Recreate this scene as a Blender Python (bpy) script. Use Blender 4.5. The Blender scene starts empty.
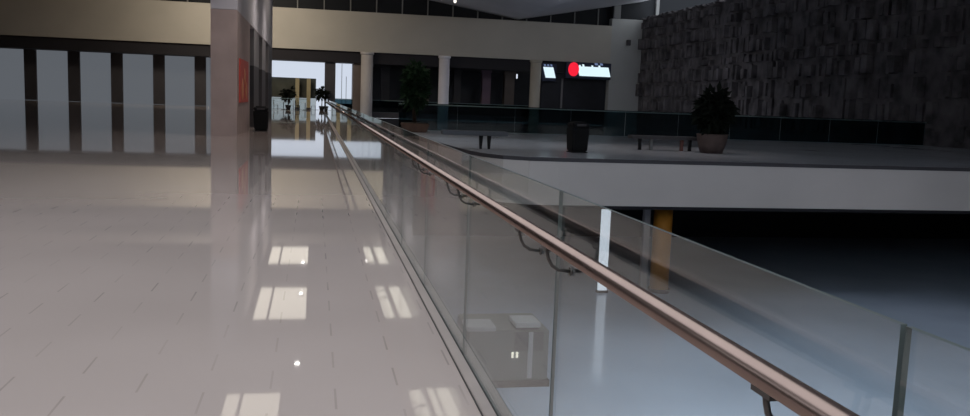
import bpy, bmesh, math, random
from mathutils import Vector, Matrix
random.seed(7)
sc = bpy.context.scene
COL = sc.collection
PI = math.pi

# ------------------------------------------------------------------ materials
def mat(name, col, rough=.6, spec=.5, metal=0., noise=0., nscale=3., emit=None, estr=1.):
    m = bpy.data.materials.new(name); m.use_nodes = True
    nt = m.node_tree; b = nt.nodes['Principled BSDF']
    b.inputs['Roughness'].default_value = rough
    b.inputs['Specular IOR Level'].default_value = spec
    b.inputs['Metallic'].default_value = metal
    c = (*col, 1)
    b.inputs['Base Color'].default_value = c
    if noise:
        tc = nt.nodes.new('ShaderNodeTexCoord'); n = nt.nodes.new('ShaderNodeTexNoise')
        n.inputs['Scale'].default_value = nscale; n.inputs['Detail'].default_value = 3
        r = nt.nodes.new('ShaderNodeMapRange')
        r.inputs['From Min'].default_value = .3; r.inputs['From Max'].default_value = .7
        r.inputs['To Min'].default_value = 1 - noise; r.inputs['To Max'].default_value = 1 + noise
        mx = nt.nodes.new('ShaderNodeMix'); mx.data_type = 'RGBA'; mx.blend_type = 'MULTIPLY'
        mx.inputs['Factor'].default_value = 1; mx.inputs['A'].default_value = c
        L = nt.links.new
        L(tc.outputs['Object'], n.inputs['Vector']); L(n.outputs['Fac'], r.inputs['Value'])
        L(r.outputs['Result'], mx.inputs['B']); L(mx.outputs['Result'], b.inputs['Base Color'])
    if emit:
        b.inputs['Emission Color'].default_value = (*emit, 1)
        b.inputs['Emission Strength'].default_value = estr
    return m

def srgb(r, g, b):
    f = lambda v: (v/255/12.92 if v/255 <= .04045 else ((v/255+.055)/1.055)**2.4)
    return (f(r), f(g), f(b))

def glass_mat(name, tint, f0=.04, rough=.015):
    """thin sheet of glass: tinted transmission with a mirror layer that follows Schlick's law"""
    m = bpy.data.materials.new(name); m.use_nodes = True
    nt = m.node_tree; nt.nodes.clear(); N = nt.nodes.new; L = nt.links.new
    out = N('ShaderNodeOutputMaterial'); mix = N('ShaderNodeMixShader')
    tr = N('ShaderNodeBsdfTransparent'); tr.inputs['Color'].default_value = (*tint, 1)
    gl = N('ShaderNodeBsdfGlossy'); gl.inputs['Roughness'].default_value = rough
    gl.inputs['Color'].default_value = (.95, .97, .97, 1)
    ge = N('ShaderNodeNewGeometry'); dt = N('ShaderNodeVectorMath'); dt.operation = 'DOT_PRODUCT'
    ab = N('ShaderNodeMath'); ab.operation = 'ABSOLUTE'
    sb = N('ShaderNodeMath'); sb.operation = 'SUBTRACT'; sb.inputs[0].default_value = 1
    pw = N('ShaderNodeMath'); pw.operation = 'POWER'; pw.inputs[1].default_value = 5
    ma = N('ShaderNodeMath'); ma.operation = 'MULTIPLY_ADD'
    ma.inputs[1].default_value = 1 - f0; ma.inputs[2].default_value = f0
    L(ge.outputs['Incoming'], dt.inputs[0]); L(ge.outputs['Normal'], dt.inputs[1])
    L(dt.outputs['Value'], ab.inputs[0]); L(ab.outputs[0], sb.inputs[1]); L(sb.outputs[0], pw.inputs[0])
    L(pw.outputs[0], ma.inputs[0]); L(ma.outputs[0], mix.inputs['Fac'])
    L(tr.outputs[0], mix.inputs[1]); L(gl.outputs[0], mix.inputs[2]); L(mix.outputs[0], out.inputs['Surface'])
    return m

def tile_mat(name, col, size, off, rough, dash=.35, spec=.5):
    """polished tiles: soft clouding plus joints that show on every other tile"""
    m = bpy.data.materials.new(name); m.use_nodes = True
    nt = m.node_tree; b = nt.nodes['Principled BSDF']; N = nt.nodes.new; L = nt.links.new
    b.inputs['Roughness'].default_value = rough; b.inputs['Specular IOR Level'].default_value = spec
    tc = N('ShaderNodeTexCoord'); sp = N('ShaderNodeSeparateXYZ'); L(tc.outputs['Object'], sp.inputs[0])
    def M(op, a, bb=None, c=None):
        n = N('ShaderNodeMath'); n.operation = op
        for i, v in enumerate((a, bb, c)):
            if v is None: continue
            if isinstance(v, (int, float)): n.inputs[i].default_value = v
            else: L(v, n.inputs[i])
        return n.outputs[0]
    u = M('DIVIDE', M('SUBTRACT', sp.outputs['X'], off[0]), size)
    v = M('DIVIDE', M('SUBTRACT', sp.outputs['Y'], off[1]), size)
    ru = M('ROUND', u)
    du = M('ABSOLUTE', M('SUBTRACT', u, ru))
    par = M('FLOORED_MODULO', M('ADD', ru, M('FLOOR', v)), 2)
    fv = M('FRACT', v)
    ends = M('MULTIPLY', M('GREATER_THAN', fv, .04), M('LESS_THAN', fv, .96))
    line = M('MULTIPLY', M('MULTIPLY', M('LESS_THAN', du, .018), M('LESS_THAN', par, .5)), ends)
    n1 = N('ShaderNodeTexNoise'); n1.inputs['Scale'].default_value = .55; L(tc.outputs['Object'], n1.inputs['Vector'])
    r1 = N('ShaderNodeMapRange'); r1.inputs['From Min'].default_value = .42; r1.inputs['From Max'].default_value = .62
    L(n1.outputs['Fac'], r1.inputs['Value'])
    fac = M('MULTIPLY', M('MULTIPLY', line, M('MULTIPLY_ADD', r1.outputs[0], .7, .3)), dash)
    n2 = N('ShaderNodeTexNoise'); n2.inputs['Scale'].default_value = .35; L(tc.outputs['Object'], n2.inputs['Vector'])
    r2 = N('ShaderNodeMapRange'); r2.inputs['To Min'].default_value = .93; r2.inputs['To Max'].default_value = 1.07
    r2.inputs['From Min'].default_value = .3; r2.inputs['From Max'].default_value = .7
    L(n2.outputs['Fac'], r2.inputs['Value'])
    mx = N('ShaderNodeMix'); mx.data_type = 'RGBA'; mx.blend_type = 'MULTIPLY'; mx.inputs['Factor'].default_value = 1
    mx.inputs['A'].default_value = (*col, 1); L(r2.outputs[0], mx.inputs['B'])
    m2 = N('ShaderNodeMix'); m2.data_type = 'RGBA'; L(fac, m2.inputs['Factor'])
    L(mx.outputs['Result'], m2.inputs['A']); m2.inputs['B'].default_value = (.03, .026, .025, 1)
    L(m2.outputs['Result'], b.inputs['Base Color'])
    return m

M = {}
M['tile'] = tile_mat('warm_polished_tile', (.475, .39, .355), .3455, (.13, .158), .03, .30, .75)
M['lowtile'] = tile_mat('cool_polished_tile', (.40, .47, .57), .6, (0, 0), .12, .10)
M['plazatile'] = tile_mat('plaza_polished_tile', (.48, .49, .53), .45, (0, 0), .16, .1)
M['shoe'] = mat('brushed_shoe_metal', (.40, .33, .30), .4, .5, .25, .08, 2)
M['groove'] = mat('dark_groove', (.035, .028, .025), .7)
M['rail'] = mat('brushed_bronze_steel', (.26, .19, .165), .25, .5, 1, .06, 6)
M['bracket'] = mat('dark_bracket_steel', (.10, .09, .085), .35, .5, .8)
M['glass'] = glass_mat('clear_balustrade_glass', (.92, .945, .94), .085)
M['edge'] = mat('glass_edge', (.10, .12, .115), .3)
M['tealglass'] = glass_mat('teal_balustrade_glass', (.20, .29, .32), .05, .03)
M['tealedge'] = mat('teal_glass_edge', (.13, .19, .2), .3)
M['beige'] = mat('beige_plaster', (.42, .39, .345), .8, .3, 0, .05, .3)
M['fascia'] = mat('pale_fascia_paint', (.53, .48, .455), .75, .3, 0, .05, .4)
M['white'] = mat('off_white_wall', (.40, .40, .39), .8, .3, 0, .04, .5)
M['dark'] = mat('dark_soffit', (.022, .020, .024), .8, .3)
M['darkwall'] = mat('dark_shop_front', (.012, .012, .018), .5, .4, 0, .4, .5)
M['clere'] = mat('dark_clerestory_glass', (.008, .009, .012), .6, .2)
M['mullion'] = mat('grey_mullion', (.16, .16, .16), .6)
M['ceil'] = mat('grey_ceiling_paint', (.55, .55, .58), .9, .2, 0, .05, .3)
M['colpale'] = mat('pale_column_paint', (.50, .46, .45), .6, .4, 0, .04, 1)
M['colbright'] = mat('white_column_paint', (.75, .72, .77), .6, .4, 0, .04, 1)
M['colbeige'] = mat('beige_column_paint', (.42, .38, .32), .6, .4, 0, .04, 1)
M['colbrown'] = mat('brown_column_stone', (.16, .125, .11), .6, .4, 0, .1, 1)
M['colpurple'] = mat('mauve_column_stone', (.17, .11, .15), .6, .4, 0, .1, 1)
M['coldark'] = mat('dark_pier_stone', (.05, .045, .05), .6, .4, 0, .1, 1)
M['lav'] = mat('lavender_plaster', (.47, .44, .47), .8, .3, 0, .05, .5)
M['pink'] = mat('pinkish_stone', (.36, .27, .25), .6, .4, 0, .1, 1.2)
M['greystone'] = mat('grey_pilaster_stone', (.20, .185, .19), .6, .4, 0, .08, 1)
M['stone'] = mat('dark_relief_stone', (.105, .095, .10), .85, .3, 0, .55, .8)
M['black'] = mat('black_plastic', (.006, .006, .007), .75, .2)
M['benchdark'] = mat('dark_bench_wood', (.045, .04, .045), .5)
M['benchgrey'] = mat('grey_bench_stone', (.09, .095, .11), .6, .2)
M['leg'] = mat('dark_leg_steel', (.012, .011, .013), .7, .2)
M['legred'] = mat('reddish_leg_wood', (.16, .06, .05), .5)
M['planter'] = mat('terracotta_planter', (.13, .075, .055), .7, .3, 0, .2, 3)
M['planterdark'] = mat('brown_planter', (.10, .07, .065), .7, .3, 0, .2, 3)
M['soil'] = mat('potting_soil', (.02, .015, .01), .95)
M['trunk'] = mat('brown_bark', (.05, .035, .025), .9, .2, 0, .3, 5)
M['leaf'] = mat('green_leaf', (.016, .036, .016), .7, .15, 0, .35, 2)
M['leafdark'] = mat('dark_green_leaf', (.009, .012, .009), .8, .08, 0, .35, 2)
M['orange'] = mat('orange_column_paint', (.42, .17, .02), .5, .4, 0, .08, 2)
M['kiosk'] = mat('grey_green_kiosk_panel', (.105, .12, .112), .4, .5, 0, .08, 2)
M['kioskdark'] = mat('dark_kiosk_panel', (.05, .055, .06), .4)
M['kiosktop'] = mat('pale_counter_top', (.42, .42, .42), .4)
M['red'] = mat('red_poster_print', (.50, .06, .04), .5)
M['orangeprint'] = mat('orange_poster_print', (.65, .25, .12), .5)
M['tan'] = mat('tan_shop_stone', (.40, .34, .20), .7)
M['olive'] = mat('olive_shop_interior', (.06, .062, .05), .8, .3, 0, .4, .6)
M['palechair'] = mat('pale_chair_shell', (.40, .45, .46), .5)
def lamp(name, c, s): return mat(name, (.02, .02, .02), .6, .2, emit=c, estr=s)
M['daylight'] = lamp('daylit_glazing', (.78, .86, 1.0), .80)
M['daylight_dim'] = lamp('dim_daylit_glazing', (.80, .88, 1.0), .13)
M['daylight_low'] = lamp('low_daylit_glazing', (.75, .86, .95), .4)
M['panel'] = lamp('warm_ceiling_panel', (1.0, .92, .78), 1.25)
M['spot'] = lamp('bright_downlight', (1.0, .97, .92), 14)
M['pylon'] = lamp('lit_pylon_panel', (.80, .87, 1.0), .95)
M['signwhite'] = lamp('white_sign_light', (.72, .90, .98), 1.05)
M['signblue'] = lamp('pale_blue_sign_light', (.30, .42, .75), .45)
M['signred'] = lamp('red_sign_light', (1.0, .015, .045), .95)
M['navy'] = mat('navy_sign_box', (.012, .018, .05), .5)
M['kiosklamp'] = lamp('kiosk_lamp', (1.0, .93, .8), 1.6)

# ------------------------------------------------------------------ helpers
class MB:
    def __init__(s): s.bm = bmesh.new()
    def box(s, a, b, bevel=0, mi=0):
        a, b = Vector(a), Vector(b); c = (a+b)/2; d = b-a
        r = bmesh.ops.create_cube(s.bm, size=1)
        bmesh.ops.scale(s.bm, vec=d, verts=r['verts']); bmesh.ops.translate(s.bm, vec=c, verts=r['verts'])
        fs = list({f for v in r['verts'] for f in v.link_faces})
        for f in fs: f.material_index = mi
        if bevel:
            es = list({e for v in r['verts'] for e in v.link_edges})
            bmesh.ops.bevel(s.bm, geom=es, offset=bevel, segments=2, affect='EDGES', clamp_overlap=True)
        return s
    def tube(s, pts, rad, n=10, cap=True, mi=0):
        pts = [Vector(p) for p in pts]; rads = rad if isinstance(rad, (list, tuple)) else [rad]*len(pts)
        rings = []; up = None
        for i, p in enumerate(pts):
            t = ((pts[min(i+1, len(pts)-1)]-p).normalized() + (p-pts[max(i-1, 0)]).normalized()).normalized()
            if up is None:
                up = Vector((0, 0, 1)) if abs(t.z) < .9 else Vector((1, 0, 0))
            x = t.cross(up).normalized(); y = x.cross(t).normalized(); up = y
            rings.append([s.bm.verts.new(p + (x*math.cos(2*PI*k/n) + y*math.sin(2*PI*k/n))*rads[i]) for k in range(n)])
        for a, b in zip(rings, rings[1:]):
            for k in range(n):
                f = s.bm.faces.new((a[k], a[(k+1) % n], b[(k+1) % n], b[k])); f.smooth = True; f.material_index = mi
        if cap:
            s.bm.faces.new(rings[0][::-1]).material_index = mi; s.bm.faces.new(rings[-1]).material_index = mi
        return s
    def lathe(s, prof, c=(0, 0, 0), n=24, smooth=True, mi=0):
        c = Vector(c); rings = []
        for r, z in prof:
            rings.append([s.bm.verts.new(c + Vector((r*math.cos(2*PI*k/n), r*math.sin(2*PI*k/n), z))) for k in range(n)])
        for a, b in zip(rings, rings[1:]):
            for k in range(n):
                f = s.bm.faces.new((a[k], a[(k+1) % n], b[(k+1) % n], b[k])); f.smooth = smooth; f.material_index = mi
        s.bm.faces.new(rings[0][::-1]).material_index = mi; s.bm.faces.new(rings[-1]).material_index = mi
        return s
    def prism(s, poly, z0, z1, mi=0):
        lo = [s.bm.verts.new((x, y, z0)) for x, y in poly]; hi = [s.bm.verts.new((x, y, z1)) for x, y in poly]
        n = len(poly); s.bm.faces.new(lo[::-1]); s.bm.faces.new(hi)
        for k in range(n): s.bm.faces.new((lo[k], lo[(k+1) % n], hi[(k+1) % n], hi[k]))
        for f in s.bm.faces: f.material_index = f.material_index or mi
        return s
    def frustum(s, c, w0, d0, w1, d1, z0, z1, bevel=0):
        c = Vector(c)
        lo = [s.bm.verts.new(c+Vector((x*w0/2, y*d0/2, z0))) for x, y in ((-1, -1), (1, -1), (1, 1), (-1, 1))]
        hi = [s.bm.verts.new(c+Vector((x*w1/2, y*d1/2, z1))) for x, y in ((-1, -1), (1, -1), (1, 1), (-1, 1))]
        fs = [s.bm.faces.new(lo[::-1]), s.bm.faces.new(hi)]
        for k in range(4): fs.append(s.bm.faces.new((lo[k], lo[(k+1) % 4], hi[(k+1) % 4], hi[k])))
        if bevel:
            es = list({e for f in fs for e in f.edges})
            bmesh.ops.bevel(s.bm, geom=es, offset=bevel, segments=3, affect='EDGES')
        return s
    def build(s, name, mats, parent=None):
        bmesh.ops.recalc_face_normals(s.bm, faces=s.bm.faces[:])
        me = bpy.data.meshes.new(name); s.bm.to_mesh(me); s.bm.free()
        for m_ in (mats if isinstance(mats, (list, tuple)) else [mats]): me.materials.append(M[m_])
        o = bpy.data.objects.new(name, me); COL.objects.link(o)
        if parent: o.parent = parent
        return o

def tag(o, label, cat, group=None, kind=None):
    if label: o['label'] = label
    if cat: o['category'] = cat
    if group: o['group'] = group
    if kind: o['kind'] = kind
    return o
def thing(name, label, cat, loc=(0, 0, 0), group=None, rz=0):
    o = bpy.data.objects.new(name, None); COL.objects.link(o); o.location = loc; o.rotation_euler.z = rz
    o.empty_display_size = .2
    return tag(o, label, cat, group)
def struct(o): o['kind'] = 'structure'; return o
def copy_tree(o, parent=None):
    c = o.copy(); COL.objects.link(c)
    if parent: c.parent = parent
    for ch in list(o.children): copy_tree(ch, c)
    return c

LOW = -4.5          # the lower level's floor
FAC = 90.0          # front of the far facade
GX = .945           # middle of the walkway's glass

# ------------------------------------------------------------------ the setting
b = MB(); b.box((-32, -10, -.5), (1.02, 80.0, 0)); struct(b.build('floor', 'tile'))
# plaza on the far side of the void, with a rounded front corner
edge = [(34.6, 24.75), (7.2, 24.75), (6.3, 24.85), (5.6, 25.3), (5.15, 26.1), (4.9, 27.2), (4.76, 29), (4.6, 31.5),
        (4.3, 35), (4.1, 38), (4.0, 41), (4.0, 43.9)]
poly = edge + [(34.6, 43.9)]
b = MB(); b.prism(poly, -.05, 0); struct(b.build('floor_plaza', 'plazatile'))
def inset(p, k): return [(x + k if i not in (0, len(p)-1) else x, y + k if y < 43 else y - k) for i, (x, y) in enumerate(p)]
b = MB(); b.prism(poly, -1.43, -.05); struct(b.build('trim_fascia', 'fascia'))
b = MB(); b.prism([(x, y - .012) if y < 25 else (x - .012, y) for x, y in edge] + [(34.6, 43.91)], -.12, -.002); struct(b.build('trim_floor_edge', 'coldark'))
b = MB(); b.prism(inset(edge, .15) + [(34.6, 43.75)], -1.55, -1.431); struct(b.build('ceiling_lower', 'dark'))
b = MB(); b.box((-32, -10, -1.43), (.95, 80, -.5)); struct(b.build('trim_walkway_edge', 'fascia'))
b = MB(); b.box((-8, -10, LOW-.3), (35.5, 101, LOW)); struct(b.build('floor_lower', 'lowtile'))
# lower level shops under the plaza
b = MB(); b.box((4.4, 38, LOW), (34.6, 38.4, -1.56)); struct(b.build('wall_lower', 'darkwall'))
b = MB(); b.box((-8.3, -10, LOW), (-8, 80, -1.44)); struct(b.build('wall_under_walkway', 'greystone'))
# far facade
b = MB(); b.box((-32, FAC, 6.1), (31.32, FAC+1.6, 10.1)); struct(b.build('trim_bulkhead', 'beige'))
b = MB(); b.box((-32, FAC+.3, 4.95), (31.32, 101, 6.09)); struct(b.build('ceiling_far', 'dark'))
b = MB(); b.box((-32, 80.0, -.5), (1.02, 101, 0)); struct(b.build('floor_far_walkway', 'tile'))
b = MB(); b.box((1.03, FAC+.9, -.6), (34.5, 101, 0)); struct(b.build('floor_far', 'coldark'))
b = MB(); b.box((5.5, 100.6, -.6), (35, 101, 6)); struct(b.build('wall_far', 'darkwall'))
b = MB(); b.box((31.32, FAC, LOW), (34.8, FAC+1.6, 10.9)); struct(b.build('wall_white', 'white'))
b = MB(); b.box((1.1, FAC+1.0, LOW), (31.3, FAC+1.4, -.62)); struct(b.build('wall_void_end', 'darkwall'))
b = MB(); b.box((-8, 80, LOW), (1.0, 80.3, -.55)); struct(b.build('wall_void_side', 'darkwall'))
# clerestory above the bulkhead
b = MB(); b.box((-32, FAC+1.0, 10.11), (33, FAC+1.3, 16)); w = struct(b.build('window_1', 'clere'))
x = -31
while x < 31:
    MB().box((x, FAC+.85, 10.12), (x+.12, FAC+.99, 16)).build('mullion', 'mullion', w); x += 2.65
b = MB(); b.box((31.31, FAC+.2, 10.91), (75, FAC+.6, 22)); w = struct(b.build('window_2', 'clere'))
MB().box((36.2, FAC-.1, 10.92), (36.55, FAC+.19, 17)).build('mullion', 'mullion', w)
MB().box((31.45, FAC-.1, 10.92), (32.2, FAC+.19, 17)).build('mullion', 'mullion', w)
b = MB(); b.box((-32, -10.4, LOW), (35, -10.02, 5.5)); struct(b.build('wall_back', 'greystone'))  # unseen wall, added to keep bright sky out of the teal glass
b = MB(); b.box((-32, -10, 8.0), (-9, 18.9, 8.4)); struct(b.build('ceiling_left', 'ceil'))  # unseen slab, added to narrow the sky opening and the rail highlight
# folded ceiling whose valley shows at the top
sec = [(9.5, 12.1), (21.1, 10.28), (34.6, 12.85), (34.6, 13.4), (21.1, 10.75), (9.5, 12.65)]
bm = MB(); lo = [bm.bm.verts.new((x, 46, z)) for x, z in sec]; hi = [bm.bm.verts.new((x, 90.9, z)) for x, z in sec]
bm.bm.faces.new(lo); bm.bm.faces.new(hi[::-1])
for k in range(6): bm.bm.faces.new((lo[k], lo[(k+1) % 6], hi[(k+1) % 6], hi[k]))
struct(bm.build('ceiling', 'ceil'))
b = MB(); b.box((1.6, -10, 10.4), (34.6, 45.9, 10.9)); struct(b.build('ceiling_void', 'ceil'))  # unseen roof, added to darken the void side of the handrail
b = MB(); b.box((-32, 56.2, 12.8), (9.4, 90.9, 13.2)); struct(b.build('ceiling_high', 'ceil'))
b = MB(); b.box((-32, 19, 8.0), (5.0, 56, 8.4)); struct(b.build('ceiling_walkway', 'ceil'))
b = MB(); b.box((-32.4, -10, -.5), (-32.02, 101, 13)); struct(b.build('wall_left_far', 'greystone'))

b = MB(); b.box((-32, 56.01, 8.0), (9.4, 56.19, 13.2)); struct(b.build('trim_bulkhead_walkway', 'ceil'))  # unseen panel, added to stop sky light reaching the bulkhead
b = MB(); b.box((5.01, 45.9, 10.4), (9.49, 56.0, 10.9)); struct(b.build('ceiling_strip', 'ceil'))  # unseen filler slab, added to close a gap to the sky
b = MB(); b.box((9.5, 45.7, 10.91), (34.6, 45.99, 13.4)); struct(b.build('trim_bulkhead_void', 'ceil'))  # unseen closer, added to shut out sky light in front of the fold
b = MB(); b.box((4.8, 18.95, 8.41), (5.0, 56.0, 10.39)); b.box((1.6, 18.95, 8.41), (4.8, 19.15, 10.39)); struct(b.build('trim_ceiling_step', 'ceil'))  # unseen closers, added where sky light leaked between two ceilings
# stone relief wall at the right: many slabs of different depth
b = MB(); b.box((34.85, -10, LOW), (35.4, 91, 11.1))
z = 0.2
while z < 10.9:
    h = random.uniform(.8, 1.5); y = 21
    while y < 89.3:
        wd = random.uniform(.3, .8)
        if random.random() < .62:
            dep = random.uniform(.06, .6)
            b.box((34.85-dep, y, z+random.uniform(0, .15)), (34.86, y+wd*.8, min(z+h*random.uniform(.6, .97), 11.05)))
        y += wd
    z += h
struct(b.build('wall_right', 'stone'))

# left shop wall with pilasters
b = MB(); b.box((-3.6, 32, 4.45), (-2.7, 58, 9.2)); struct(b.build('wall_left', 'lav'))
b = MB(); b.box((-3.6, 32, 0), (-2.7, 38.1, 4.44)); struct(b.build('trim_1', 'pink'))
for i, (y0, y1) in enumerate(((41, 44.6), (47.2, 50.5), (53.5, 58))):
    b = MB(); b.box((-3.5, y0, 2.8), (-2.72, y1, 4.44)); b.box((-3.5, y0, 0), (-2.72, y1, 2.8), mi=1)
    struct(b.build('trim_%d' % (i+2), ['greystone', 'coldark']))
for i, (y0, y1) in enumerate(((38.12, 40.98), (44.62, 47.18), (50.52, 53.48))):
    b = MB(); b.box((-3.4, y0, 0), (-3.2, y1, 4.44)); struct(b.build('window_%d' % (i+3), 'clere'))

# daylit glazing at the end of the walkway and the shop below it
Y1 = 93.0
b = MB(); b.box((-5.2, Y1, 3.25), (.15, Y1+.1, 4.94)); b.box((.15, Y1, .02), (1.02, Y1+.1, 4.94)); struct(b.build('window_6', 'daylight'))
b = MB(); b.box((-5.2, Y1+.25, .01), (.14, Y1+.35, 1.19)); struct(b.build('window_9', 'daylight_low'))  # glowing strip added for the low pale area and its floor reflection
b = MB(); b.box((2.1, Y1, .75), (3.85, Y1+.1, 4.94)); w = struct(b.build('window_7', 'daylight'))
MB().box((2.78, Y1-.06, .76), (2.83, Y1-.005, 4.93)).build('mullion', 'mullion', w)
MB().box((3.25, Y1-.06, .76), (3.3, Y1-.005, 3.6)).build('mullion', 'mullion', w)
b = MB(); b.box((-5.2, Y1+.2, 1.2), (.14, Y1+.5, 3.24)); struct(b.build('wall_cafe', 'olive'))
b = MB(); b.box((2.1, Y1, .01), (3.85, Y1+.2, .74)); struct(b.build('wall_low', 'coldark'))
b = MB(); b.box((1.03, FAC+.6, .01), (2.09, Y1+.5, 4.94)); struct(b.build('trim_5', 'coldark'))
b = MB(); b.box((3.87, FAC+.6, .01), (4.75, Y1+.5, 4.94)); struct(b.build('trim_6', 'colbrown'))
b = MB(); b.box((-5.6, FAC+.6, .01), (-5.21, Y1+.5, 4.94)); struct(b.build('trim_7', 'coldark'))
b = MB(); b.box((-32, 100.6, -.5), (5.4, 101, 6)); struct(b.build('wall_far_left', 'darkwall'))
b = MB(); b.box((-32, Y1, -.02), (-5.61, Y1+.1, 4.94)); w = struct(b.build('window_8', 'daylight_dim'))  # glowing sheet added so the left floor gets a pale reflection
for x in (-28, -24, -20, -16, -12, -9):
    MB().box((x, Y1-.3, .02), (x+1.1, Y1-.01, 4.93)).build('mullion', 'coldark', w)

# ------------------------------------------------------------------ columns
def column(x, y, w, z0, z1, m, label, rnd=True, group=None):
    t = thing('column', label, 'column', (x, y, z0), group)
    h = z1-z0
    if rnd: b = MB().lathe([(w/2, 0), (w/2, h)], n=28)
    else: b = MB().box((-w/2, -w/2, 0), (w/2, w/2, h), .03)
    b.build('shaft', m, t)
    cap = MB()
    if rnd: cap.lathe([(w/2+.001, h-.28), (w/2+.09, h-.2), (w/2+.09, h-.005)], n=28)
    else: cap.box((-w/2-.06, -w/2-.06, h-.25), (w/2+.06, w/2+.06, h-.005))
    cap.build('capital', m, t)
    base = MB()
    if rnd: base.lathe([(w/2+.08, .005), (w/2+.08, .3), (w/2+.001, .38)], n=28)
    else: base.box((-w/2-.06, -w/2-.06, .005), (w/2+.06, w/2+.06, .3))
    base.build('base', m, t)
column(5.25, FAC+.1, 1.22, LOW, 6.09, 'colpale', 'pale round column left of the potted tree, under the beige bulkhead')
column(13.25, FAC+.1, 1.12, LOW, 6.09, 'colbright', 'brightest whitish round column in the middle of the dark colonnade')
column(23.1, FAC+.1, 1.15, LOW, 6.09, 'colbeige', 'beige round column immediately left of the lit white signs')
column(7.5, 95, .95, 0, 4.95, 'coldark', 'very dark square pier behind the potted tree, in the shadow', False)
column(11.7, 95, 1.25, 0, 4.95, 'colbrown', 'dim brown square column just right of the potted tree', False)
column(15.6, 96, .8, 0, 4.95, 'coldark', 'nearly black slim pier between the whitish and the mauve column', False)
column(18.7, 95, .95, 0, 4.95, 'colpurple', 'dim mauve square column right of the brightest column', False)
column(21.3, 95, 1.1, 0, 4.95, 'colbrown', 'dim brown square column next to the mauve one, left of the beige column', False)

# ------------------------------------------------------------------ the near glass balustrade
bal = thing('glass_balustrade', 'frameless clear glass balustrade with round bronze handrail along the tiled walkway', 'balustrade', (GX, 0, 0))
seam0, step, npan = 3.2, 2.0, 38
ys = [seam0 + step*k for k in range(-3, npan-2)]
RX, RZ, RR = .84-GX, 1.105, .0265
for a, c in zip(ys, ys[1:]):
    b = MB(); b.box((-.006, a+.006, .012), (.006, c-.006, 1.265))
    b.bm.faces.ensure_lookup_table()
    for f in b.bm.faces:
        f.normal_update(); f.material_index = 0 if abs(f.normal.x) > .5 else 1
    b.build('glass_panel', ['glass', 'edge'], bal)
endy = ys[-1]
sh = MB(); sh.box((-.078, ys[0], 0.001), (-.012, endy, .012), .003); sh.box((.012, ys[0], .001), (.07, endy, .012), .003)
sho = sh.build('base_shoe', 'shoe', bal)
g = MB(); g.box((-.012, ys[0], .001), (.012, endy, .009)); g.box((-.086, ys[0], .001), (-.079, endy, .006)); g.build('gasket', 'groove', sho)
hr = MB(); hr.tube([(RX, ys[0], RZ), (RX, endy-.3, RZ), (RX+.02, endy-.1, RZ), (RX+.1, endy-.03, RZ), (RX+.1, endy-.03, RZ-.2)], RR, 20)
hr.build('handrail', 'rail', bal)
def bracket_mesh(y):
    k = MB()
    k.box((RX-.012, y-.035, RZ-RR-.008), (RX+.012, y+.035, RZ-RR+.004))
    k.tube([(RX, y, RZ-RR), (RX+.003, y, RZ-.05), (RX+.008, y, RZ-.07), (RX+.022, y, RZ-.095), (RX+.048, y, RZ-.112), (-.012, y, RZ-.118)], .0068, 10)
    k.tube([(-.014, y, RZ-.118), (-.0062, y, RZ-.118)], .016, 16)
    return k
k0 = bracket_mesh(0).build('bracket', 'bracket', bal); first = True
for yy in ys[1:-1]:
    for d in (-.2, .23):
        o = k0 if first else k0.copy()
        if not first: COL.objects.link(o); o.parent = bal
        o.location = (0, yy+d, 0); first = False

# teal balustrade on the far edge of the plaza
far = thing('glass_balustrade', 'dark teal glass balustrade across the far edge of the plaza, behind the benches', 'balustrade', (0, 43.5, 0))
xs = [4.15 + 3.0*k for k in range(11)]
for a, c in zip(xs, xs[1:]):
    b = MB(); b.box((a+.008, -.008, .02), (c-.008, .008, 1.36)); b.bm.faces.ensure_lookup_table()
    for f in b.bm.faces:
        f.normal_update(); f.material_index = 0 if abs(f.normal.y) > .5 else 1
    b.build('glass_panel', ['tealglass', 'tealedge'], far)
MB().tube([(xs[0], -.1, 1.3), (xs[-1], -.1, 1.3)], .03, 10).build('handrail', 'tealedge', far)
MB().box((xs[0], -.05, 0.001), (xs[-1], .05, .019)).build('base_shoe', 'tealedge', far)
fg = thing('glass_balustrade', 'distant teal glass balustrade under the colonnade, on the far edge of the open well', 'balustrade', (0, FAC+.97, 0))
xs = [1.2 + 3.7*k for k in range(9)]
for a, c in zip(xs, xs[1:]):
    MB().box((a+.01, -.01, .02), (c-.01, .01, 1.2)).build('glass_panel', 'tealglass', fg)
MB().tube([(xs[0], -.03, 1.24), (xs[-1], -.03, 1.24)], .035, 10).build('handrail', 'tealedge', fg)
MB().box((xs[0], -.05, 0.001), (xs[-1], .05, .019)).build('base_shoe', 'tealedge', fg)
# short glass guard at the end of the walkway
gd = thing('glass_balustrade', 'small pale glass guard in front of the far cafe seats, at the walkway end', 'balustrade', (-2.0, 84, 0))
for a in (-2.6, -1.3, 0):
    b = MB(); b.box((a+.01, -.008, .02), (a+1.29, .008, 1.1)); b.build('glass_panel', 'glass', gd)
MB().box((-2.6, -.04, 1.101), (1.3, .04, 1.16)).build('handrail', 'tealedge', gd)
MB().box((-2.6, -.04, 0.001), (1.3, .04, .019)).build('base_shoe', 'tealedge', gd)

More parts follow.
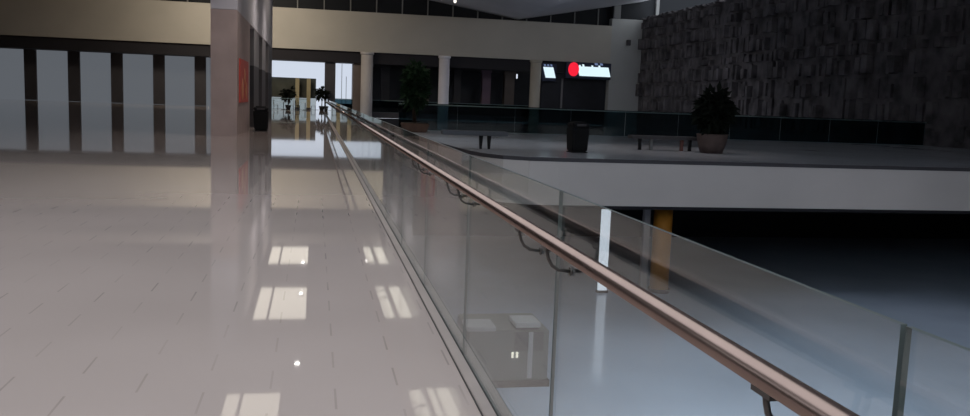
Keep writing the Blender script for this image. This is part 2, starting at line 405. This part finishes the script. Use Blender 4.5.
# ------------------------------------------------------------------ ceiling panels and downlights over the walkway
rows = ((24.4, 27.4, 'nearest'), (36.6, 42.9, 'middle'), (48.9, 54.6, 'farthest'))
for (y0, y1, nm) in rows:
    for (x0, x1, side) in ((-2.45, -.25, 'left'), (3.3, 4.7, 'right')):
        if nm == 'nearest' and side == 'left': x0, x1 = -2.6, -.95
        t = thing('ceiling_light', 'warm ceiling light panel over the walkway, %s of its row, whose glow shows %s on the tiles on that side' % (nm, 'in the floor'), 'ceiling light', ((x0+x1)/2, (y0+y1)/2, 7.99), 'ceiling light panels')
        t['label'] = 'warm glowing ceiling panel mirrored in the floor, %s one on the %s side' % (nm, side)
        hx, hy = (x1-x0)/2, (y1-y0)/2
        f = MB(); f.box((-hx-.08, -hy-.08, -.08), (-hx, hy+.08, 0)); f.box((hx, -hy-.08, -.08), (hx+.08, hy+.08, 0))
        f.box((-hx, -hy-.08, -.08), (hx, -hy, 0)); f.box((-hx, hy, -.08), (hx, hy+.08, 0)); f.box((-hx+hx*.5, -hy, -.06), (-hx+hx*.5+.1, hy, 0))
        f.build('frame', 'mullion', t)
        MB().box((-hx, -hy, -.04), (hx, hy, -.02)).build('diffuser', 'panel', t)
for i, (x, y, nm) in enumerate(((-.48, 30.2, 'nearest'), (-.52, 41.2, 'second'), (-.52, 49.0, 'farthest'), (3.1, 49.5, 'right hand'))):
    t = thing('downlight', 'tiny bright downlight mirrored as a white speck in the walkway floor, %s one' % nm, 'downlight', (x, y, 7.99), 'downlights over the walkway')
    MB().lathe([(.13, -.12), (.13, 0)], n=16).build('housing', 'mullion', t)
    MB().lathe([(.09, -.14), (.09, -.121)], n=16).build('lens', 'spot', t)

# ------------------------------------------------------------------ bins
def bin_(loc, label, rz):
    t = thing('trash_can', label, 'trash can', loc, None, rz)
    MB().frustum((0, 0, 0), .54, .54, .62, .62, .03, .86, .045).build('body', 'black', t)
    MB().frustum((0, 0, 0), .66, .66, .50, .50, .865, 1.03, .05).build('lid', 'black', t)
    MB().box((-.27, -.27, 0), (.27, .27, .03)).build('foot', 'black', t)
    MB().box((-.16, -.325, .885), (.16, -.28, .955)).build('flap', 'coldark', t)
bin_((8.66, 27.75, 0), 'black trash can standing alone on the plaza between the two benches', .1)
bin_((-2.18, 37.4, 0), 'black trash can on the walkway beside the pink pilaster at the left wall', 0)

# ------------------------------------------------------------------ benches
t = thing('bench', 'grey backless bench on two dark legs near the rounded plaza corner', 'bench', (5.25, 28.3, 0))
MB().box((-1.1, -.25, .45), (1.1, .25, .6), .02).build('seat', 'benchgrey', t)
for x in (.22, .5): MB().frustum((x, 0, 0), .07, .07, .13, .13, 0, .45).build('leg', 'leg', t)
t = thing('bench', 'dark long bench left of the brown planter at the right of the plaza', 'bench', (12.9, 30.5, 0))
MB().box((-1.35, -.28, .42), (1.25, .28, .54), .02).build('seat', 'benchdark', t)
for x, m in ((-.95, 'leg'), (-.5, 'mullion'), (.72, 'legred'), (1.05, 'leg')):
    MB().box((x-.05, -.06, 0), (x+.05, .06, .42)).build('leg', m, t)

# ------------------------------------------------------------------ plants
def leaf_cloud(m, n, rx, rz, cz, ls, seed, droop=.2):
    r = random.Random(seed); b = MB()
    for _ in range(n):
        while True:
            p = Vector((r.uniform(-1, 1), r.uniform(-1, 1), r.uniform(-1, 1)))
            if p.length <= 1: break
        if p.length < .3: p *= 1.8
        c = Vector((p.x*rx, p.y*rx, cz+p.z*rz))
        d = Vector((p.x, p.y, r.uniform(-.6, .8)-droop)).normalized()
        s = d.cross(Vector((r.uniform(-1, 1), r.uniform(-1, 1), 1))).normalized()
        nrm = s.cross(d)
        L_, W_ = ls*r.uniform(.6, 1.2), ls*.28
        v = [b.bm.verts.new(c), b.bm.verts.new(c+d*L_*.45+s*W_+nrm*.02), b.bm.verts.new(c+d*L_-nrm*L_*.15), b.bm.verts.new(c+d*L_*.45-s*W_+nrm*.02)]
        b.bm.faces.new(v)
    return b
t = thing('potted_tree', 'slim green potted tree in a low brown planter, left end of the plaza', 'plant', (4.72, 41.2, 0))
pl = MB().frustum((0, 0, 0), 1.05, .95, 1.3, 1.1, 0, .42, .04).build('planter', 'planter', t)
MB().box((-.55, -.48, .421), (.55, .48, .44)).build('soil', 'soil', pl)
MB().tube([(0, 0, .44), (-.06, .02, 1.0), (.02, -.02, 1.7), (0, 0, 2.6)], [.1, .08, .06, .03], 10).build('trunk', 'trunk', t)
leaf_cloud('leaf', 560, .48, 1.12, 2.2, .42, 3).build('foliage', 'leaf', t)
t = thing('potted_plant', 'dark bushy plant in a brown tub right of the dark bench', 'plant', (14.45, 29.7, 0))
pl = MB().lathe([(.40, 0), (.52, .35), (.56, .62), (.58, .70), (.50, .70), (.49, .66)], n=28).build('planter', 'planterdark', t)
MB().lathe([(.46, .661), (.46, .68)], n=24).build('soil', 'soil', pl)
for k in range(5):
    a = k*2*PI/5
    MB().tube([(.08*math.cos(a), .08*math.sin(a), .68), (.25*math.cos(a), .25*math.sin(a), 1.3), (.42*math.cos(a), .42*math.sin(a), 1.75)], [.03, .022, .012], 8).build('stem', 'trunk', t)
leaf_cloud('leafdark', 600, .55, .75, 1.5, .42, 5).build('foliage', 'leafdark', t)

# ------------------------------------------------------------------ cafe corner at the end of the walkway
def table(loc, label):
    t = thing('cafe_table', label, 'table', loc)
    MB().lathe([(.42, .72), (.42, .75)], n=24).build('table_top', 'palechair', t)
    MB().lathe([(.035, .03), (.035, .72)], n=12).build('post', 'leg', t)
    MB().lathe([(.25, 0), (.25, .03)], n=20).build('foot', 'leg', t)
def chair(loc, rz, m, label):
    t = thing('cafe_chair', label, 'chair', loc, None, rz)
    MB().box((-.22, -.22, .43), (.22, .22, .47), .015).build('seat', m, t)
    MB().box((-.22, .2, .5), (.22, .235, .95), .012).build('backrest', m, t)
    for sx in (-1, 1):
        for sy in (-1, 1):
            MB().tube([(sx*.2, sy*.2, 0), (sx*.19, sy*.19, .43)], .018, 8).build('leg', 'leg', t)
        MB().tube([(sx*.19, .215, .44), (sx*.19, .218, .6)], .015, 8).build('back_post', 'leg', t)
table((-3.0, 88.3, 0), 'small round cafe table in the left of the bright shop front')
table((-.9, 88.6, 0), 'small round cafe table in the right of the bright shop front')
chair((-3.75, 88.2, 0), 1.4, 'palechair', 'pale cafe chair leftmost of the cafe seats, at the left table')
chair((-2.25, 88.2, 0), -1.5, 'palechair', 'pale cafe chair right of the left cafe table')
chair((-1.65, 88.5, 0), 1.5, 'leg', 'dark cafe chair left of the right cafe table')
chair((-.1, 88.5, 0), -1.6, 'palechair', 'pale cafe chair rightmost of the cafe seats, at the right table')
for i, (x, y, h, lb) in enumerate(((-2.6, 90, 1.9, 'dark indoor palm in a pot between the two cafe tables'), (.75, 90.3, 2.1, 'dark indoor palm in a pot at the right end of the cafe'))):
    t = thing('potted_palm', lb, 'plant', (x, y, 0))
    MB().lathe([(.2, 0), (.3, .45), (.27, .45), (.26, .42)], n=20).build('planter', 'leg', t)
    MB().tube([(0, 0, .42), (.03, 0, h*.7)], [.05, .03], 8).build('trunk', 'trunk', t)
    leaf_cloud('leafdark', 160, .5, .6, h*.8, .5, 11+i).build('foliage', 'leafdark', t)
for x, lb in ((-1.75, 'tan inner pillar left one of two under the white glazing'), (-.6, 'tan inner pillar right one of two under the white glazing')):
    t = thing('pillar', lb, 'pillar', (x, 92.4, 0))
    MB().box((-.2, -.2, .2), (.2, .2, 3.2), .02).build('shaft', 'tan', t)
    MB().box((-.24, -.24, 0), (.24, .24, .2)).build('base', 'coldark', t)

# ------------------------------------------------------------------ lit signs
t = thing('shop_sign', 'wide lit white sign with a red round emblem over the dark shop', 'sign', (27.2, FAC-.1, 4.6))
MB().box((-.8, .02, -.25), (4.25, .35, 1.5), .02).build('sign_box', 'navy', t)
w = MB()
def slant(mb, x0, x1, z0, z1, y0, y1, k=-.28):
    lo = [mb.bm.verts.new((x, y, z0 + 0)) for x, y in ((x0, y0), (x1, y0), (x1, y1), (x0, y1))]
    hi = [mb.bm.verts.new((x + k*(z1-z0), y, z1)) for x, y in ((x0, y0), (x1, y0), (x1, y1), (x0, y1))]
    mb.bm.faces.new(lo[::-1]); mb.bm.faces.new(hi)
    for q in range(4): mb.bm.faces.new((lo[q], lo[(q+1) % 4], hi[(q+1) % 4], hi[q]))
slant(w, .72, 4.2, .05, 1.05, -.05, .015)
for x0, x1, h in ((.9, 1.1, 1.2), (1.3, 1.5, 1.28), (2.3, 2.5, 1.2), (3.1, 3.3, 1.22)): slant(w, x0-.28, x1-.28, 1.051, h, -.05, .015)
w.build('lit_lettering', 'signwhite', t)
w = MB(); slant(w, 2.4, 2.75, 1.25, 1.47, -.04, .015); slant(w, 3.0, 3.3, 1.25, 1.47, -.04, .015); slant(w, -.05, .2, 1.25, 1.3, -.04, .015); w.build('upper_lettering', 'signblue', t)
e = MB().lathe([(.68, 0), (.74, .03), (.74, .1)], n=32)
em = e.build('emblem', 'signred', t); em.rotation_euler.x = PI/2; em.location = (.02, .01, .72); em.scale.x = .8; em['label'] = 'glowing red round emblem'
t = thing('shop_sign', 'small lit white sign just right of the beige column', 'sign', (24.6, FAC-.05, 4.3))
MB().box((-.85, .02, -.35), (.75, .3, 1.5), .02).build('sign_box', 'navy', t)
w = MB(); slant(w, -.42, .68, 0, 1.12, -.05, .015); w.build('lit_panel', 'signwhite', t)
w = MB()
for x0 in (-.62, -.25, .1): slant(w, x0, x0+.18, 1.2, 1.42, -.04, .015)
w.build('upper_lettering', 'signblue', t)
# dark shop front under the signs
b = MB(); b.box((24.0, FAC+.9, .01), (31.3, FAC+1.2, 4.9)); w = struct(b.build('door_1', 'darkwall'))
MB().box((26.2, FAC+.8, .02), (26.4, FAC+.89, 4.3)).build('door_frame', 'greystone', w)
# box on the white wall
t = thing('wall_speaker', 'small dark box mounted high on the white wall right of the signs', 'speaker', (33.2, FAC-.02, 8.4))
MB().box((-.22, -.4, -.3), (.22, -.1, .3), .04).build('body', 'coldark', t)
MB().box((-.06, -.1, -.08), (.06, 0, .08)).build('mount', 'mullion', t)
# small hall lamp and clerestory lamp
t = thing('hall_lamp', 'small bright lamp glowing in the dark hall left of the beige column', 'lamp', (21.7, 92.8, 4.94))
MB().lathe([(.03, -.3), (.03, 0)], n=8).build('stem', 'leg', t)
MB().lathe([(.05, -.8), (.08, -.75), (.08, -.35), (.04, -.3)], n=12).build('bulb', 'pylon', t)
t = thing('hall_lamp', 'small bright lamp under the grey folded ceiling at the top edge', 'lamp', (13.2, 84.0, 11.58))
MB().lathe([(.05, -.3), (.05, 0)], n=8).build('stem', 'leg', t)
MB().lathe([(.08, -.7), (.14, -.6), (.14, -.35), (.05, -.3)], n=12).build('bulb', 'kiosklamp', t)

# red poster on the pink pilaster
t = thing('poster', 'red poster with orange figures on the pink pilaster at the left', 'poster', (-2.7, 34.6, 1.2))
MB().box((.002, -1.9, 0), (.05, 2.1, 1.6), .01).build('poster_board', 'red', t)
b = MB()
for (y, z, r) in ((-.8, .5, .4), (.9, .45, .35), (.2, 1.0, .3)):
    b.tube([(.051, y, z), (.062, y, z)], r, 20)
b.build('print', 'orangeprint', t)

# ------------------------------------------------------------------ lower level
t = thing('lit_pylon', 'tall narrow white glowing pylon on the lower floor under the plaza', 'light', (9.33, 26.4, LOW))
MB().box((-.19, -.07, 0), (.19, .07, .08)).build('foot', 'leg', t)
MB().box((-.15, -.05, .081), (.15, .05, 2.9), .01).build('light_panel', 'pylon', t)
MB().box((-.17, -.06, 2.901), (.17, .06, 2.94)).build('cap', 'leg', t)
t = thing('column', 'orange column on the lower floor right of the glowing pylon', 'column', (11.35, 26.5, LOW))
MB().lathe([(.31, .12), (.31, 2.93)], n=28).build('shaft', 'orange', t)
MB().lathe([(.36, 0), (.36, .12)], n=28).build('base', 'coldark', t)
t = thing('column', 'thin grey pillar on the lower floor just left of the orange column', 'column', (10.75, 26.45, LOW))
MB().box((-.1, -.1, .1), (.1, .1, 2.93)).build('shaft', 'greystone', t)
MB().box((-.13, -.13, 0), (.13, .13, .1)).build('base', 'coldark', t)

t = thing('kiosk', 'grey green kiosk counter on the lower floor seen through the glass panel', 'kiosk', (4.15, 18.2, LOW))
MB().box((-.93, -.78, 0), (.93, .78, .14)).build('plinth', 'black', t)
MB().box((-.88, -.75, .14), (.88, .75, 1.25), .02).build('body', 'kiosk', t)
MB().box((-.92, -.8, 1.251), (-.3, -.1, 1.35), .015).build('counter_top', 'kiosktop', t)
MB().box((.12, -.8, 1.32), (.68, -.1, 1.42), .015).build('counter_top', 'kiosktop', t)
MB().box((.15, -.7, 1.251), (.65, -.2, 1.319)).build('riser', 'kioskdark', t)
MB().box((.12, -.775, .8), (.75, -.751, 1.22)).build('recess_panel', 'kioskdark', t)
MB().box((.42, -.79, .2), (.52, -.752, 1.22)).build('corner_post', 'kiosktop', t)
for x in (.06, .16): MB().box((x, -.80, .66), (x+.04, -.752, .78)).build('lamp', 'kiosklamp', t)  # glowing boxes that stand in for small downlight reflections

# ------------------------------------------------------------------ light
w = bpy.data.worlds.new('overcast_sky'); sc.world = w; w.use_nodes = True
bg = w.node_tree.nodes['Background']
bg.inputs['Color'].default_value = (.86, .93, 1.0, 1); bg.inputs['Strength'].default_value = 2.0
def area(name, loc, size, power, col, rot=(0, 0, 0), sy=None):
    l = bpy.data.lights.new(name, 'AREA'); l.energy = power; l.color = col; l.size = size
    if sy: l.shape = 'RECTANGLE'; l.size_y = sy
    o = bpy.data.objects.new(name, l); COL.objects.link(o); o.location = loc; o.rotation_euler = rot
    return o
area('bulkhead_wash', (-7, 80, 12.3), 7, 1700, (1, .89, .72), (math.radians(55), 0, 0), 4)  # unseen fill light, added to brighten the bulkhead's left end

def spot(loc, tgt, power, col, ang):
    l = bpy.data.lights.new('wash_lamp', 'SPOT'); l.energy = power; l.color = col; l.spot_size = math.radians(ang); l.spot_blend = .9; l.shadow_soft_size = .3
    o = bpy.data.objects.new('wash_lamp', l); COL.objects.link(o); o.location = loc
    o.rotation_euler = (Vector(tgt)-Vector(loc)).to_track_quat('-Z', 'Y').to_euler()
for x, y in ((7, 11), (6, 17), (11, 15), (4.2, 22)): spot((x, y, 10.2), (x, y, LOW), 2000, (.80, .89, 1.0), 62)  # added fill spots that brighten the lower floor, without fixtures
spot((12.5, 31, 10.3), (12.5, 30.5, 0), 900, (1.0, .93, .9), 60)  # added fill spot for the plaza around the dark bench
spot((6.5, 33, 10.3), (6.5, 33, 0), 800, (.85, .92, 1.0), 60)  # another added fill spot, lightens the plaza's left part
spot((17, 19, 10.3), (17, 19, LOW), 1600, (.85, .9, 1.0), 66)  # added fill spot for the lower floor further right
for x, y in ((-.48, 30.2), (-.52, 41.2), (-.52, 49.0)): spot((x, y, 7.83), (x, y, 0), 700, (1, .93, .88), 125)
area('void_lamp', (20, 66, 9.6), 4, 620, (.92, .93, 1.0), (math.radians(25), 0, 0))  # added fill light for the far void, no fixture belongs to it
# ------------------------------------------------------------------ camera
yaw, pitch, roll, f = .19875, .12376, .037567, 860.67
fw = Vector((math.sin(yaw)*math.cos(pitch), math.cos(yaw)*math.cos(pitch), -math.sin(pitch)))
r0 = Vector((math.cos(yaw), -math.sin(yaw), 0)); u0 = r0.cross(fw)
r = r0*math.cos(roll) + u0*math.sin(roll); u = -r0*math.sin(roll) + u0*math.cos(roll)
cd = bpy.data.cameras.new('camera'); cam = bpy.data.objects.new('camera', cd); COL.objects.link(cam)
cd.sensor_width = 36; cd.lens = 36*f/970; cd.clip_end = 400
m = Matrix((r, u, -fw)).transposed().to_4x4(); m.translation = (0, 0, 1.6); cam.matrix_world = m
sc.camera = cam
sc.view_settings.view_transform = 'Standard'; sc.view_settings.look = 'None'
sc.view_settings.gamma = 1; sc.view_settings.exposure = 0; sc.view_settings.use_curve_mapping = False
